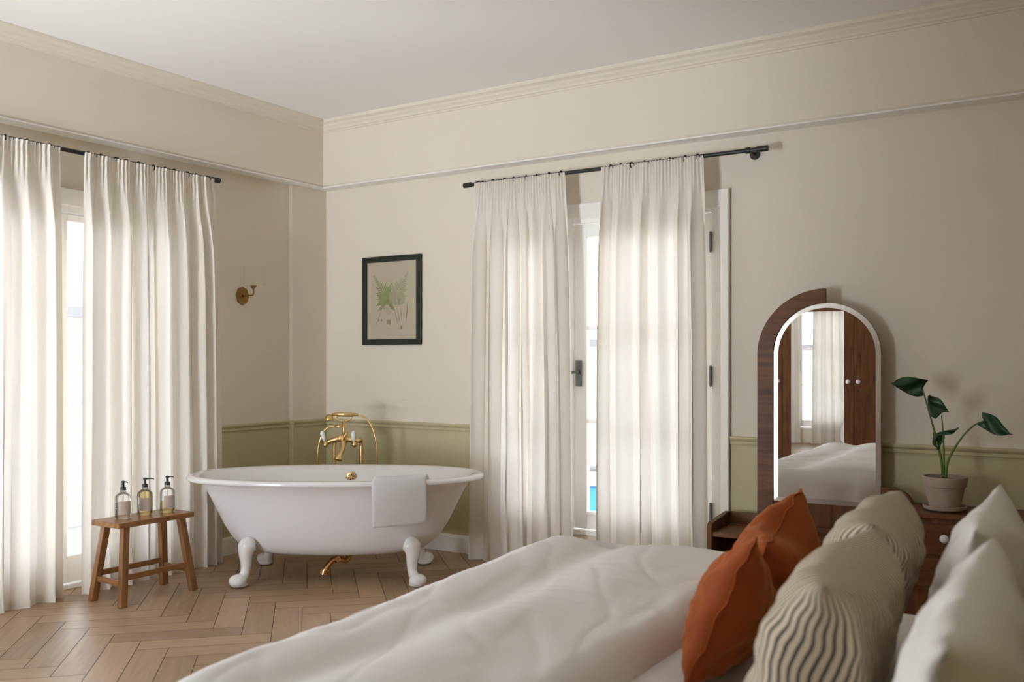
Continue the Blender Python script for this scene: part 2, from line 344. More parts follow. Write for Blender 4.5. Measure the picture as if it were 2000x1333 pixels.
# glazed door in the back wall
d = thing('door_1', (0, YB, .22), 'white glazed garden door between the right pair of curtains', 'door'); d['kind'] = 'structure'
q = B(); zt = 2.06
for x0, x1 in ((-3.555, -3.50), (-3.02, -2.962), (-2.02, -1.945)): q.box(x0, x1, -.01, .10, 0, zt)
q.box(-3.50, -3.02, -.01, .10, zt-.05, zt).box(-2.962, -2.02, -.01, .10, zt-.035, zt).box(-3.50, -3.02, -.01, .10, 0, .04).box(-2.962, -2.02, -.01, .10, 0, .035)
q.build('frame', DOORW, d, bevel=.004)
q = B(); q.box(-3.63, -3.545, -.022, -.001, -.215, zt+.095).box(-1.955, -1.905, -.03, -.001, -.215, zt+.095).box(-3.545, -1.955, -.022, -.001, zt-.005, zt+.095)
q.build('casing', TRIM, d, bevel=.006)
leaf(d, -3.495, -3.025, .045, zt-.055, (.74, 1.345), .06, .075, .12, .03, name='side_light')
lf = leaf(d, -2.957, -2.025, .04, zt-.04, (.74, 1.345), .088, .085, .115, .025, name='leaf')
B().box(-2.869, -2.113, -.012, .002, .135, .155).build('weather_bar', DOORW, lf, bevel=.004)
hd = B().box(-2.945, -2.902, -.012, .002, .965, 1.135).build('handle_plate', GREYM, lf, bevel=.003)
B().tube([(-2.915, -.012, 1.06), (-2.915, -.055, 1.06), (-2.93, -.06, 1.058), (-3.02, -.06, 1.05)], [.009, .009, .0085, .008], 10).build('lever', GREYM, hd, smooth=True)
for z in (.22, 1.04, 1.845):
    B().cyl((-2.021, -.018, z-.05), (-2.021, -.018, z+.05), .009, n=12).ball((-2.021, -.018, z+.055), .009, n=8).ball((-2.021, -.018, z-.055), .009, n=8).build('hinge', GREYM, d, smooth=40)
# windows in the left wall, built in local x-z and turned
def french_window(name, y0, y1, label, vis=True, loc=None, rz=R(90)):
    wv = y1-y0; e = thing(name, loc or (XL, y0, 0), label, 'window', rz); e['kind'] = 'structure'
    q = B().box(0, .055, -.01, .10, 0, 2.28).box(wv-.055, wv, -.01, .10, 0, 2.28).box(.055, wv-.055, -.01, .10, 2.225, 2.28).box(.055, wv-.055, -.01, .10, 0, .03)
    q.build('frame', DOORW, e, bevel=.004)
    q = B().box(-.09, .012, -.025, -.001, 0, 2.37).box(wv-.012, wv+.09, -.025, -.001, 0, 2.37).box(.012, wv-.012, -.025, -.001, 2.268, 2.37)
    q.build('casing', TRIM, e, bevel=.006)
    mid = wv/2
    for a, c in ((.058, mid-.003), (mid+.003, wv-.058)): leaf(e, a, c, .035, 2.222, (.74, 1.45) if not vis else (), .07, .04 if vis else .08, .16, .03)
    return e
french_window('window_1', O1[0], O1[1], 'tall white French window behind the left pair of curtains')
french_window('added_window_2', O2[0], O2[1], 'added unseen French window on the left wall nearer the camera, for fill light', False)  # unseen window, added to let fill light into the room
french_window('added_window_3', 0, 1.15, 'added unseen French window in the wall beside the wardrobe, for fill light', False, (-3.30, YF, 0), R(180))  # unseen window, added so fill light reaches the back wall

# ------------------------------------------------------------------ curtains
def curtain(label, axis, c0, top, bot, ztop, zbot, seed, nf, amp, rodz, nrings=9):
    """top/bot: (start, end) along the wall; c0: rod position across; axis 'x' or 'y' is the wall direction"""
    rnd = random.Random(seed); sg = 1 if axis == 'y' else -1
    cs = [0]; 
    for _ in range(nf): cs.append(cs[-1]+rnd.uniform(.6, 1.5))
    cs = [c/cs[-1] for c in cs]; am = [rnd.uniform(.65, 1.0) for _ in range(nf)]; ph = rnd.uniform(0, 6); om = [rnd.uniform(.15, 1.0) for _ in range(nf)]
    def fold(s):
        s = min(.99999, max(0, s)); i = max(k for k in range(nf) if cs[k] <= s); t = (s-cs[i])/(cs[i+1]-cs[i])
        a = am[i]; return a*math.sin(2*PI*t)*(1-.25*math.cos(4*PI*t+i))
    def omega(s):                                                  # sideways swing that makes the folds overlap
        s = min(.99999, max(0, s)); i = max(k for k in range(nf) if cs[k] <= s); t = (s-cs[i])/(cs[i+1]-cs[i])
        return .030*om[i]*math.sin(4*PI*t)
    npl = nf*5+3
    def P(u, v):
        z = ztop+(zbot-ztop)*v; dz = ztop-z
        k = min(1, max(0, (dz-.05)/.5)); k = k*k*(3-2*k); h = max(0, 1-dz/.10)
        drift = .02*math.sin(3*v+ph)*math.sin(PI*u)
        d_ = fold(min(1, max(0, u+drift*(k))))*amp*(.18+.82*k)*(1-.12*v) + .009*math.sin(2*PI*npl*u)*(1 if dz < .07 else max(0, 1-(dz-.07)/.16)) 
        d_ += .010*noise.noise(Vector((u*9+seed, v*2.2, seed)))*k
        a0 = top[0]+(bot[0]-top[0])*(1-math.exp(-3*v))/.95; a1 = top[1]+(bot[1]-top[1])*(1-math.exp(-3*v))/.95
        lat = a0+(a1-a0)*u + omega(u)*k*math.sin(PI*u)**.3
        if dz < .07: d_ += .004*math.cos(PI*dz/.07*2)
        d_ += .022
        return (c0+d_*sg, lat, z) if axis == 'y' else (lat, c0-d_, z)
    q = B(); q.grid(P, nf*30, 60)
    o = q.build('curtain', CURT, smooth=True)
    tag(o, label, 'curtain', 'cream linen curtains')
    hb = B().grid(lambda u, v: Vector(P(u, 1-.018*v))+Vector((.004*sg, 0, 0) if axis == 'y' else (0, .004*sg, 0)), nf*30, 2).build('hem', CURT, o, smooth=True)
    for i in range(nrings):
        u = (i+.5)/nrings; a = top[0]+(top[1]-top[0])*u+rnd.uniform(-.012, .012)
        pts = []
        for k in range(17):
            t = 2*PI*k/16; rr = .0195
            pts.append((c0+rr*math.cos(t), a+.004*math.sin(t+i), rodz+rr*math.sin(t)-.003) if axis == 'y' else (a+.004*math.sin(t+i), c0+rr*math.cos(t), rodz+rr*math.sin(t)-.003))
        B().tube(pts, .0036, 8, caps=False).build('ring', BLACK, o, smooth=True)
    return o
RZ = 2.558
curtain('cream linen curtain at far left, cut by the photo edge', 'y', XL+.17, (2.12, 3.085), (2.10, 3.105), RZ+.002, .004, 11, 7, .052, RZ, 8)
curtain('cream linen curtain hanging behind the stool, left of the tub', 'y', XL+.17, (3.235, 4.165), (3.215, 4.235), RZ+.002, .004, 5, 8, .048, RZ, 11)
curtain('cream linen curtain hanging just right of the tub', 'x', YB-.13, (-3.645, -2.945), (-3.695, -2.885), RZ+.002, .004, 23, 7, .045, RZ, 8)
curtain('cream linen curtain covering most of the glazed door, left of the mirror', 'x', YB-.13, (-2.682, -2.015), (-2.715, -1.985), RZ+.002, .004, 8, 6, .052, RZ, 8)
def rod(name, label, axis, c0, a0, a1, br, wallc):
    e = thing(name, (c0, a0, RZ) if axis == 'y' else (a0, c0, RZ), label, 'curtain rod'); L = a1-a0
    V = (lambda a, c, z=0: (c, a, z)) if axis == 'y' else (lambda a, c, z=0: (a, c, z))
    B().cyl(V(0, 0), V(L, 0), .0125, n=16).build('rod', BLACK, e, smooth=40)
    for a in (0, L):
        s = -1 if a == 0 else 1
        B().cyl(V(a-.004*s, 0), V(a+.055*s, 0), .0175, n=16).build('end_cap', BLACK, e, smooth=40)
    w_ = wallc-c0
    for a in br:
        k = B().cyl(V(a, w_), V(a, w_*.93), .030, n=20).build('bracket', BLACK, e, smooth=40)
        B().cyl(V(a, w_*.95), V(a, 0), .008, n=10).build('arm', BLACK, k, smooth=True)
        B().cyl(V(a-.012, 0), V(a+.012, 0), .018, n=16).build('clasp', BLACK, k, smooth=40)
rod('curtain_rod', 'black metal curtain rod above the left window', 'y', XL+.17, 2.02, 4.17, (.1, 1.6, 2.11), XL)
rod('curtain_rod', 'black metal curtain rod above the glazed door', 'x', YB-.13, -3.695, -1.695, (.06, 1.94), YB)

# ------------------------------------------------------------------ bathtub
tub = thing('bathtub', (-4.115, 4.385, 0), 'white double ended roll top bathtub on claw feet', 'bathtub', R(33.5))
def sell(a, c, z, n=112, e=2.25):
    r = []
    for k in range(n):
        t = 2*PI*k/n; cx, sy = math.cos(t), math.sin(t)
        r.append((a*math.copysign(abs(cx)**(2/e), cx), c*math.copysign(abs(sy)**(2/e), sy), z))
    return r
outer = [(.165, .03, .015), (.165, .34, .17), (.172, .48, .235), (.190, .56, .275), (.225, .615, .300), (.27, .655, .318), (.34, .70, .336), (.45, .755, .358), (.54, .80, .378), (.59, .83, .400), (.608, .85, .418)]
rimp = [(.608, .85, .418), (.611, .88, .440), (.612, .905, .464), (.616, .918, .476), (.624, .925, .483), (.634, .926, .484), (.642, .920, .478), (.648, .905, .465), (.649, .888, .450), (.645, .870, .434), (.636, .852, .418), (.62, .838, .406)]
inner = [(.62, .838, .406), (.58, .812, .386), (.50, .765, .358), (.40, .71, .322), (.31, .64, .285), (.25, .56, .24), (.228, .45, .18), (.222, .25, .10), (.221, .03, .015), (.221, .001, .001)]
B().rings([sell(a, c, z) for z, a, c in [(.165, .001, .001)]+outer], caps=False).build('shell', ENAMELM, tub, smooth=True)
B().rings([sell(a, c, z) for z, a, c in rimp], caps=False).build('rim', ENAMEL, tub, smooth=True)
B().rings([sell(a, c, z) for z, a, c in inner], caps=False).build('basin', ENAMEL, tub, smooth=True)
def tub_leg(sx, sy):
    q = B(); pts = spline([(sx*.462, sy*.240, .268), (sx*.487, sy*.262, .245), (sx*.500, sy*.276, .20), (sx*.497, sy*.280, .145), (sx*.500, sy*.287, .09), (sx*.514, sy*.303, .045)], 6)
    n = len(pts); rad = []
    for i in range(n):
        t = i/(n-1); key = [(0, .022), (.12, .048), (.26, .060), (.42, .044), (.62, .035), (.8, .030), (1, .032)]
        for (a, ra), (c, rc) in zip(key, key[1:]):
            if a <= t <= c: rad.append(ra+(rc-ra)*(t-a)/(c-a)); break
    q.tube(pts, rad, 14)
    q.ball((sx*.535, sy*.325, .040), .055, .052, .042, 18)
    q.ball((sx*.525, sy*.312, .014), .050, .047, .0145, 14)
    o = q.build('claw_foot', ENAMEL, tub, smooth=True)
    m = o.modifiers.new('fuse', 'REMESH'); m.mode = 'VOXEL'; m.voxel_size = .006; m.use_smooth_shade = True
    m = o.modifiers.new('soft', 'SMOOTH'); m.factor = .6; m.iterations = 6
for sx in (-1, 1):
    for sy in (-1, 1): tub_leg(sx, sy)
# overflow grille on the far inner wall
ov = B().lathe([(.001, .0), (.036, .0), (.036, .006), (.028, .010), (.001, .010)], 24, (.028, .386, .572), 'y').build('overflow', BRASS, tub, smooth=40)
for k in range(6):
    t = 2*PI*k/6+.4; B().cyl((.028+.016*math.cos(t), .3765, .572+.016*math.sin(t)), (.028+.016*math.cos(t), .3745, .572+.016*math.sin(t)), .0058, n=10).build('hole', DGREY, ov)
wt = B().tube(spline([(.075, .0, .17), (.078, -.01, .125), (.055, -.03, .098), (.015, -.05, .115), (-.02, -.07, .108), (-.055, -.09, .06), (-.062, -.095, .04)], 8), .018, 14).build('waste_pipe', COPPER, tub, smooth=True)
B().cyl((-.058, -.092, .052), (-.064, -.096, .026), .030, n=20).build('flange', COPPER, wt, smooth=40)
B().cyl((.015, -.05, .100), (.003, -.056, .130), .024, n=18).build('nut', COPPER, wt, smooth=40)

# bath filler standing behind the tub
fc = thing('bath_filler', (-4.56, 4.935, 0), 'brass bath filler with hand shower standing behind the tub', 'tap', R(33.5))
for x in (-.075, .115):
    p = B().tube(spline([(x, .02, 0), (x, .02, .55), (x, .02, .74), (x, .012, .785), (x-.004, -.02, .80)], 6), .0135, 14).build('standpipe', BRASS, fc, smooth=True)
    B().lathe([(.033, 0), (.033, .008), (.018, .016), (.014, .03)], 20, (x, .02, 0)).build('floor_flange', BRASS, p, smooth=40)
q = B().tube(spline([(-.125, -.03, .775), (-.09, -.03, .79), (-.04, -.03, .805), (0, -.03, .806), (.05, -.03, .80), (.115, -.03, .79)], 6), [.014]*3+[.016]*6+[.02]*4+[.026]*8+[.022]*5+[.017]*5, 14)
q.ball((0, -.03, .80), .032, .03, .034)
q.build('mixer_body', BRASS, fc, smooth=True)
B().tube(spline([(0, -.03, .80), (0, -.06, .775), (0, -.085, .74), (-.015, -.12, .70), (-.025, -.135, .665)], 6), [.02]*8+[.016]*10+[.018, .02, .022, .024, .026, .027, .028], 16).build('spout', BRASS, fc, smooth=True)
B().tube([(.0, -.05, .79), (.008, -.075, .815), (.03, -.085, .85)], [.010, .008, .010], 10).build('diverter_lever', BRASS, fc, smooth=True)
for x in (-.125, .075):
    h = B().ball((x, -.05, .765), .020, n=14).tube([(x, -.03, .775), (x, -.05, .765)], .014, 12).tube([(x, -.05, .765), (x-.004, -.055, .79)], [.013, .010], 12).build('handle', BRASS, fc, smooth=True)
    lean = -.016 if x < 0 else 0
    B().tube([(x-.003, -.055, .788), (x-.005+lean*.5, -.056, .81), (x-.006+lean, -.057, .845), (x-.006+lean*1.1, -.057, .862)], [.009, .0145, .017, .010], 14).build('lever', PORC, h, smooth=True)
B().tube([(0, -.03, .81), (0, -.03, .87), (0, -.03, .93)], [.014, .0125, .013], 14).build('riser', BRASS, fc, smooth=True)
B().tube([(.0, -.03, .895), (-.035, -.03, .893), (-.062, -.03, .892)], [.011, .010, .011], 12).build('hose_outlet', BRASS, fc, smooth=True)
B().tube(spline([(-.058, -.03, .968), (-.045, -.03, .945), (-.02, -.03, .932), (0, -.03, .928), (.02, -.03, .932), (.045, -.03, .945), (.058, -.03, .968)], 6), .006, 10).build('cradle', BRASS, fc, smooth=True)
hs = B().tube([(-.085, -.03, .972), (-.05, -.03, .977), (-.045, -.03, .977), (.055, -.03, .973), (.06, -.03, .973), (.10, -.03, .972)], [.010, .012, .016, .0165, .012, .011], 14).build('hand_shower', BRASS, fc, smooth=True)
B().lathe([(.004, .038), (.014, .034), (.026, .020), (.033, .004), (.033, -.002), (.026, -.006), (.003, -.006)], 20, (-.105, -.03, .940)).build('shower_head', BRASS, hs, smooth=40)
hosep = spline([(.095, -.03, .972), (.145, -.03, .955), (.195, -.03, .89), (.222, -.03, .80), (.232, -.02, .68), (.228, 0, .50), (.20, .02, .30), (.10, .03, .17), (-.03, .03, .16), (-.13, .03, .26), (-.175, .01, .45), (-.185, -.02, .62), (-.178, -.03, .75), (-.150, -.03, .84), (-.115, -.03, .882), (-.06, -.03, .892)], 10)
B().tube(hosep, .0068, 10).build('hose', BRASS, fc, smooth=True)

# towel over the near rim
def towel():
    e = thing('towel', (-4.115, 4.385, 0), 'folded white bath towel draped over the tub rim', 'towel', R(33.5))
    path = [(-.345, .50), (-.362, .55), (-.388, .60), (-.408, .635), (-.432, .656), (-.462, .656), (-.484, .640), (-.491, .61), (-.488, .55), (-.480, .50), (-.470, .44), (-.462, .385)]
    pp = spline([(0, a, z) for a, z in path], 4)
    def lay(u0, u1, off, cut, nm, par, seed):
        pts = pp[:int(len(pp)*cut)] if cut < 1 else pp
        def P(u, v):
            k = v*(len(pts)-1); i = min(int(k), len(pts)-2); p = pts[i].lerp(pts[i+1], k-i); t = (pts[i+1]-pts[i]).normalized(); n = Vector((0, t.z, -t.y))
            x = u0+(u1-u0)*u; bend = max(0, .165*(x-.24)**2/.36*1.9)                 # the rim curves
            wob = .004*noise.noise(Vector((u*3, v*4, seed)))
            c = p+Vector((0, -1, 0))*(off if v > .45 else 0)+Vector((0, 0, 1))*(off if .25 < v < .6 else 0)
            yy = c.y+wob+0
            return (x+(-.012 if v > .5 else 0)*(v-.5)*2+.004*math.sin(9*v), yy+bend, c.z+(.012*(u-.4) if v > .95 else 0))
        o = B().grid(P, 24, 40).build(nm, TOWEL, par, smooth=True, solid=.011)
        return o
    lay(.295, .595, .014, 1.0, 'upper_fold', e, 1.0)
    lay(.287, .590, .0, .975, 'lower_fold', e, 4.0)
towel()

# ------------------------------------------------------------------ stool and bottles
ST = thing('stool', (-4.695, 3.405, 0), 'honey coloured wooden stool with splayed legs carrying three bottles', 'stool', R(90))
hx, hy = .25, .125                                                 # local x runs along the left wall
B().box(-hx, hx, -hy, hy, .43, .46).build('seat', wood('honey_seat', (.23, .105, .038, 1), (.40, .20, .085, 1), .3, axis=0), ST, bevel=.003)
legp = {}
for sx in (-1, 1):
    for sy in (-1, 1):
        t_, b_ = Vector((sx*.185, sy*.085, .43)), Vector((sx*.235, sy*.135, 0)); legp[sx, sy] = (t_, b_)
        B().bar(t_, b_, .040, .036, up=(0, 1, 0)).build('leg', STOOLW, ST, bevel=.002)
def at(sx, sy, z): t_, b_ = legp[sx, sy]; return b_+(t_-b_)*(z/.43)
for sy in (-1, 1): B().bar(at(-1, sy, .155)+Vector((.012, 0, 0)), at(1, sy, .155)-Vector((.012, 0, 0)), .020, .030).build('stretcher', wood('honey_rail', (.20, .09, .032, 1), (.34, .165, .065, 1), .4, axis=0), ST, bevel=.002)
for sx in (-1, 1): B().bar(at(sx, -1, .125)+Vector((0, .012, 0)), at(sx, 1, .125)-Vector((0, .012, 0)), .020, .030).build('stretcher', STOOLH, ST, bevel=.002)
LABELM = mat('bottle_label', (.52, .43, .37, 1), .7)
def bottle(x, y, label, liq, fill, rz, nozzle, fac):
    e = thing('soap_bottle', (x, y, .4605), label, 'soap bottle', rz, 'soap bottles on the stool')
    rb = .043; prof = [(.002, .004), (.030, .003), (.040, .001), (rb, .006), (rb, .118), (.041, .128), (.034, .137), (.022, .145), (.0165, .150), (.0155, .166)]
    B().lathe(prof, 32, caps=False).build('glass', BOTG, e, smooth=True)
    top = fill; lp = [(.001, .006), (rb-.003, .008), (rb-.003, min(top, .117))]
    if top > .117: lp += [(.038, .127), (.031, .135), (.02, .142), (.001, .142)]
    else: lp += [(.001, top)]
    B().lathe(lp, 28, caps=True).build('liquid', liq, e, smooth=40)
    B().grid(lambda u, v: ((rb+.0008)*math.cos(-PI/2+(u-.5)*1.55), (rb+.0008)*math.sin(-PI/2+(u-.5)*1.55), .028+.075*v), 14, 1).build('label', LABELM, e, smooth=True)
    pm = B().lathe([(.001, .160), (.0165, .160), (.0165, .176), (.013, .179), (.001, .179)], 20).cyl((0, 0, .179), (0, 0, .205), .0075, n=14).lathe([(.001, .203), (.011, .203), (.011, .2115), (.008, .214), (.001, .214)], 16).build('pump', DGREY, e, smooth=40)
    B().tube([(0, 0, .2085), (nozzle*math.cos(fac), nozzle*math.sin(fac), .2085), (nozzle*1.15*math.cos(fac), nozzle*1.15*math.sin(fac), .203)], [.0042, .0034, .003], 8).build('nozzle', DGREY, pm, smooth=True)
    B().cyl((0, 0, .02), (0, 0, .160), .0022, n=8).build('dip_tube', mat('tube_plastic', (.6, .57, .5, 1), .5), e)
AMB = thin_glass('amber_soap', (.93, .85, .60, 1), .05, .3); CLR = thin_glass('brownish_soap', (.86, .80, .74, 1), .05, .3)
bottle(-4.705, 3.275, 'pump soap bottle of brownish soap on the stool, nearest the left end', CLR, .088, R(68), .030, R(-60))
bottle(-4.715, 3.425, 'full pump bottle of amber soap, middle of three on the stool', AMB, .14, R(52), .042, R(2))
bottle(-4.685, 3.555, 'half empty amber pump bottle on the stool, nearest the tub', AMB, .062, R(72), .030, R(-15))

# ------------------------------------------------------------------ wall things
# framed fern print
PX0, PX1, PZ0, PZ1 = -4.775, -4.215, 1.472, 2.131
pf = thing('framed_print', ((PX0+PX1)/2, YB, PZ0), 'fern print in a dark frame hung on the wall above the tub', 'picture')
hw, hh = (PX1-PX0)/2, PZ1-PZ0; fw = .042
for nm, pts in (('l', [(-hw, 0), (-hw+fw, fw), (-hw+fw, hh-fw), (-hw, hh)]), ('r', [(hw, 0), (hw-fw, fw), (hw-fw, hh-fw), (hw, hh)]), ('b', [(-hw, 0), (hw, 0), (hw-fw, fw), (-hw+fw, fw)]), ('t', [(-hw, hh), (hw, hh), (hw-fw, hh-fw), (-hw+fw, hh-fw)])):
    B().prism([(x, -.024, z) for x, z in pts], (0, .022, 0)).build('frame_rail', FRAMEM, pf, bevel=.003)
pp_ = B().box(-hw+fw-.004, hw-fw+.004, -.010, -.006, fw-.004, hh-fw+.004).build('paper', PAPER, pf)
lay_n = [0]
def flat(q, pts):
    lay_n[0] += 1; y = -.0101-.0000045*lay_n[0]; q.bm.faces.new([q.bm.verts.new((x, y, z)) for x, z in pts])
def blade(q, p, d, L, wd):
    p = Vector(p); d = Vector(d).normalized(); n = Vector((-d.y, d.x)); o = []
    for t, k in ((0, .25), (.25, .9), (.55, 1), (.8, .6), (1, .03)): o.append((t, k))
    pts = [p+d*L*t+n*wd*k/2 for t, k in o]+[p+d*L*t-n*wd*k/2 for t, k in reversed(o)]
    flat(q, [(a.x, a.y) for a in pts])
def frond(q, tip, root, side, rnd):
    tip, root = Vector(tip), Vector(root); ax = (tip-root); L = ax.length; ax.normalize(); n = Vector((-ax.y, ax.x))
    blade(q, root, ax, L, .012)
    for i in range(13):
        t = i/12.; p = root+ax*L*t*.95; l = (.098*(1-t)**1.5+.010)*(1+.22*math.sin(i*2.1))
        for s in (-1, 1): blade(q, p, ax*.55+n*s, l*(1.15 if s == side else .9), .0165*(1-.55*t))
rnd = random.Random(2)
q = B(); frond(q, (-.178, .520), (-.045, .335), -1, rnd); frond(q, (-.03, .43), (-.05, .30), 1, rnd)
for x, z, dx, dz in ((-.07, .33, -.11, -.05), (-.06, .32, -.09, -.10), (-.03, .32, .05, -.06)): blade(q, (x, z), (dx, dz), .09, .03)
q.build('fern_art', FERN, pp_)
q = B(); frond(q, (.160, .535), (.045, .345), 1, rnd)
for k in range(7): blade(q, (.05, .30+.012*k), (-.8+.02*k, .12), .085, .022); blade(q, (.05, .30+.012*k), (.85, .12), .085-.004*k, .022)
q.build('fern_art', FERN2, pp_)
q = B()
for a, c, wd in (((-.08, .30), (-.165, .12), .005), ((-.10, .29), (-.15, .24), .004), ((-.075, .29), (-.07, .25), .004), ((.02, .28), (.075, .11), .006), ((.05, .28), (.09, .11), .006), ((.08, .29), (.105, .11), .005), ((.155, .33), (.135, .15), .010)):
    blade(q, a, Vector(c)-Vector(a), (Vector(c)-Vector(a)).length, wd)
for x, z, l in ((-.125, .175, .022), (-.10, .175, .02), (-.045, .15, .045), (-.03, .15, .045), (-.018, .145, .05), (.09, .11, .04)): blade(q, (x, z), (.15, 1), l, .014)
q.build('root_art', INK, pp_)
B().box(-hw+fw-.004, hw-fw+.004, -.0135, -.0125, fw-.004, hh-fw+.004).build('glazing', GLASS, pf)

# wall sconce
sc = thing('wall_sconce', (XL, 4.57, 1.815), 'small brass wall sconce with clear glass shade', 'wall light')
pts = []
for k in range(64):
    t = 2*PI*k/64; r_ = 1+.075*abs(math.cos(4*t))-.03
    pts.append((.001, .053*r_*math.cos(t), .062*r_*math.sin(t)))
B().prism(pts, (.010, 0, 0)).build('backplate', OLDBRASS, sc, bevel=.003)
B().tube([(.008, 0, 0), (.03, 0, 0)], [.012, .008], 14).tube(spline([(.02, 0, 0), (.06, 0, 0), (.105, 0, 0), (.118, 0, .012), (.118, 0, .045)], 6), .0052, 12).build('arm', OLDBRASS, sc, smooth=True)
B().lathe([(.006, .04), (.010, .046), (.021, .062), (.021, .068), (.004, .068)], 20, (.118, 0, 0)).build('cup', OLDBRASS, sc, smooth=40)
B().lathe([(.02, .066), (.085, .069), (.090, .072), (.088, .11), (.088, .21)], 36, (.118, 0, 0), caps=False).build('glass_shade', SHADEG, sc, smooth=40)

# ------------------------------------------------------------------ dressing table with arched mirror
dt = thing('dressing_table', (0, 0, 0), 'low dark walnut dressing table with tall arched mirror by the wall', 'dressing table')
dt.matrix_world = Matrix.Translation((-1.3, 5.245, 0)) @ Matrix.Rotation(R(2.5), 4, 'Z') @ Matrix.Translation((1.3, -5.265, 0))   # stands a touch askew
yb_, yf_ = 5.345, 5.0
def xprism(prof, x0, x1): q = B(); q.prism([(x0, y, z) for y, z in prof], (x1-x0, 0, 0)); return q
xprism([(yf_, .0), (yf_, .425), (yf_+.004, .443), (yf_+.02, .455), (yf_+.30, .475), (yb_, .475), (yb_, 0)], -1.902, -1.872).build('side_panel', WALN, dt, bevel=.004)
B().box(-1.872, -1.0, yf_+.012, yb_-.02, .378, .405).build('shelf', WALNH, dt, bevel=.004)
B().box(-1.872, -1.695, yb_-.018, yb_, .405, .475).build('gallery', WALNH, dt, bevel=.003)
B().box(-1.872, -1.0, yb_-.018, yb_, 0, .378).build('back_panel', WALN, dt)
B().box(-1.872, -1.0, yf_+.02, yb_-.02, .06, .085).build('lower_shelf', WALNH, dt)
B().box(-1.60, -1.0, 5.20, 5.255, .405, .442).build('ledge', WALNH, dt, bevel=.004)
mxl, mxr, mzb, msp = -1.604, -1.034, .565, 1.388; mc = (mxl+mxr)/2; mr = (mxr-mxl)/2; my = 5.275
# wood surround: left stile and half arch, panel under the glass
fr = [(-1.692, .405), (-1.692, 1.388)]
for k in range(1, 21): t = PI-PI/2*k/20; fr.append((mc+(mr+.088)*math.cos(t), msp+(mr+.076)*math.sin(t)))
fr += [(mc, msp+mr-.004)]
for k in range(1, 21): t = PI/2+PI/2*k/20; fr.append((mc+mr*math.cos(t), msp+(mr-.004)*math.sin(t)))
fr += [(mxl, .405)]
B().prism([(x, my-.016, z) for x, z in fr], (0, .040, 0)).build('mirror_surround', WALNH, dt, bevel=.002)
B().box(mxl, mxr+.002, my-.010, my+.024, .405, mzb).build('apron', WALN, dt, bevel=.002)
# glass with bevelled edge
gl = [(mxl, mzb), (mxr, mzb), (mxr, msp)]+[(mc+mr*math.cos(PI*k/40), msp+(mr-.004)*math.sin(PI*k/40)) for k in range(1, 40)]+[(mxl, msp)]
def inset(pts, d): # shrink the outline by d (convex)
    n = len(pts); out = []
    for i in range(n):
        p0, p1, p2 = Vector(pts[i-1]), Vector(pts[i]), Vector(pts[(i+1) % n]); a = (p1-p0).normalized(); c = (p2-p1).normalized()
        na, nc = Vector((-a.y, a.x)), Vector((-c.y, c.x)); bis = (na+nc).normalized(); out.append(p1+bis*d/max(.3, bis.dot(na)))
    return out
gi = inset(gl, .026)
q = B(); ri = [q.bm.verts.new((p.x, my-.0068, p.y)) for p in gi]; rb_ = [q.bm.verts.new((x, my-.0002, z)) for x, z in gl]
n = len(gl)
for i in range(n):
    j = (i+1) % n; q.bm.faces.new((rb_[i], rb_[j], ri[j], ri[i]))
q.bm.faces.new(ri); q.bm.faces.new(list(reversed(rb_)))
gls = q.build('mirror_glass', MIRROR, dt)
q = B(); ro = [q.bm.verts.new((x, my-.0047, z)) for x, z in gl]; ri = [q.bm.verts.new((p.x, my-.0070, p.y)) for p in gi]
for i in range(n): j = (i+1) % n; q.bm.faces.new((ro[i], ro[j], ri[j], ri[i]))
q.build('bevel', BEVELM, gls)
B().prism([(x, my, z) for x, z in gl], (0, .02, 0)).build('mirror_back', WALN, dt)
# right hand chest
ch = B().box(-1.0, -.36, yf_+.015, yb_, .03, .575).build('chest', WALN, dt, bevel=.003)
B().box(-1.0, -.345, yf_-.008, yb_+.005, .575, .60).build('chest_top', WALNH, dt, bevel=.005)
for z0, z1, nm in ((.395, .548, 1), (.22, .375, 2)):
    dr = B().box(-.985, -.375, yf_, yf_+.016, z0, z1).build('drawer', WALNH, dt, bevel=.003)
    for xk in ((-.700,) ):
        B().lathe([(.005, .0), (.008, .006), (.020, .014), (.021, .020), (.012, .026), (.001, .027)], 20, (xk, yf_, (z0+z1)/2+.01), 'y').build('knob', PORC, dr, smooth=True)
B().prism([(-1.032, my-.03, .60), (-.86, my-.03, .60), (-.90, my-.03, .655), (-.96, my-.03, .683), (-1.032, my-.03, .685)], (0, .03, 0)).build('upstand', WALN, dt, bevel=.002)

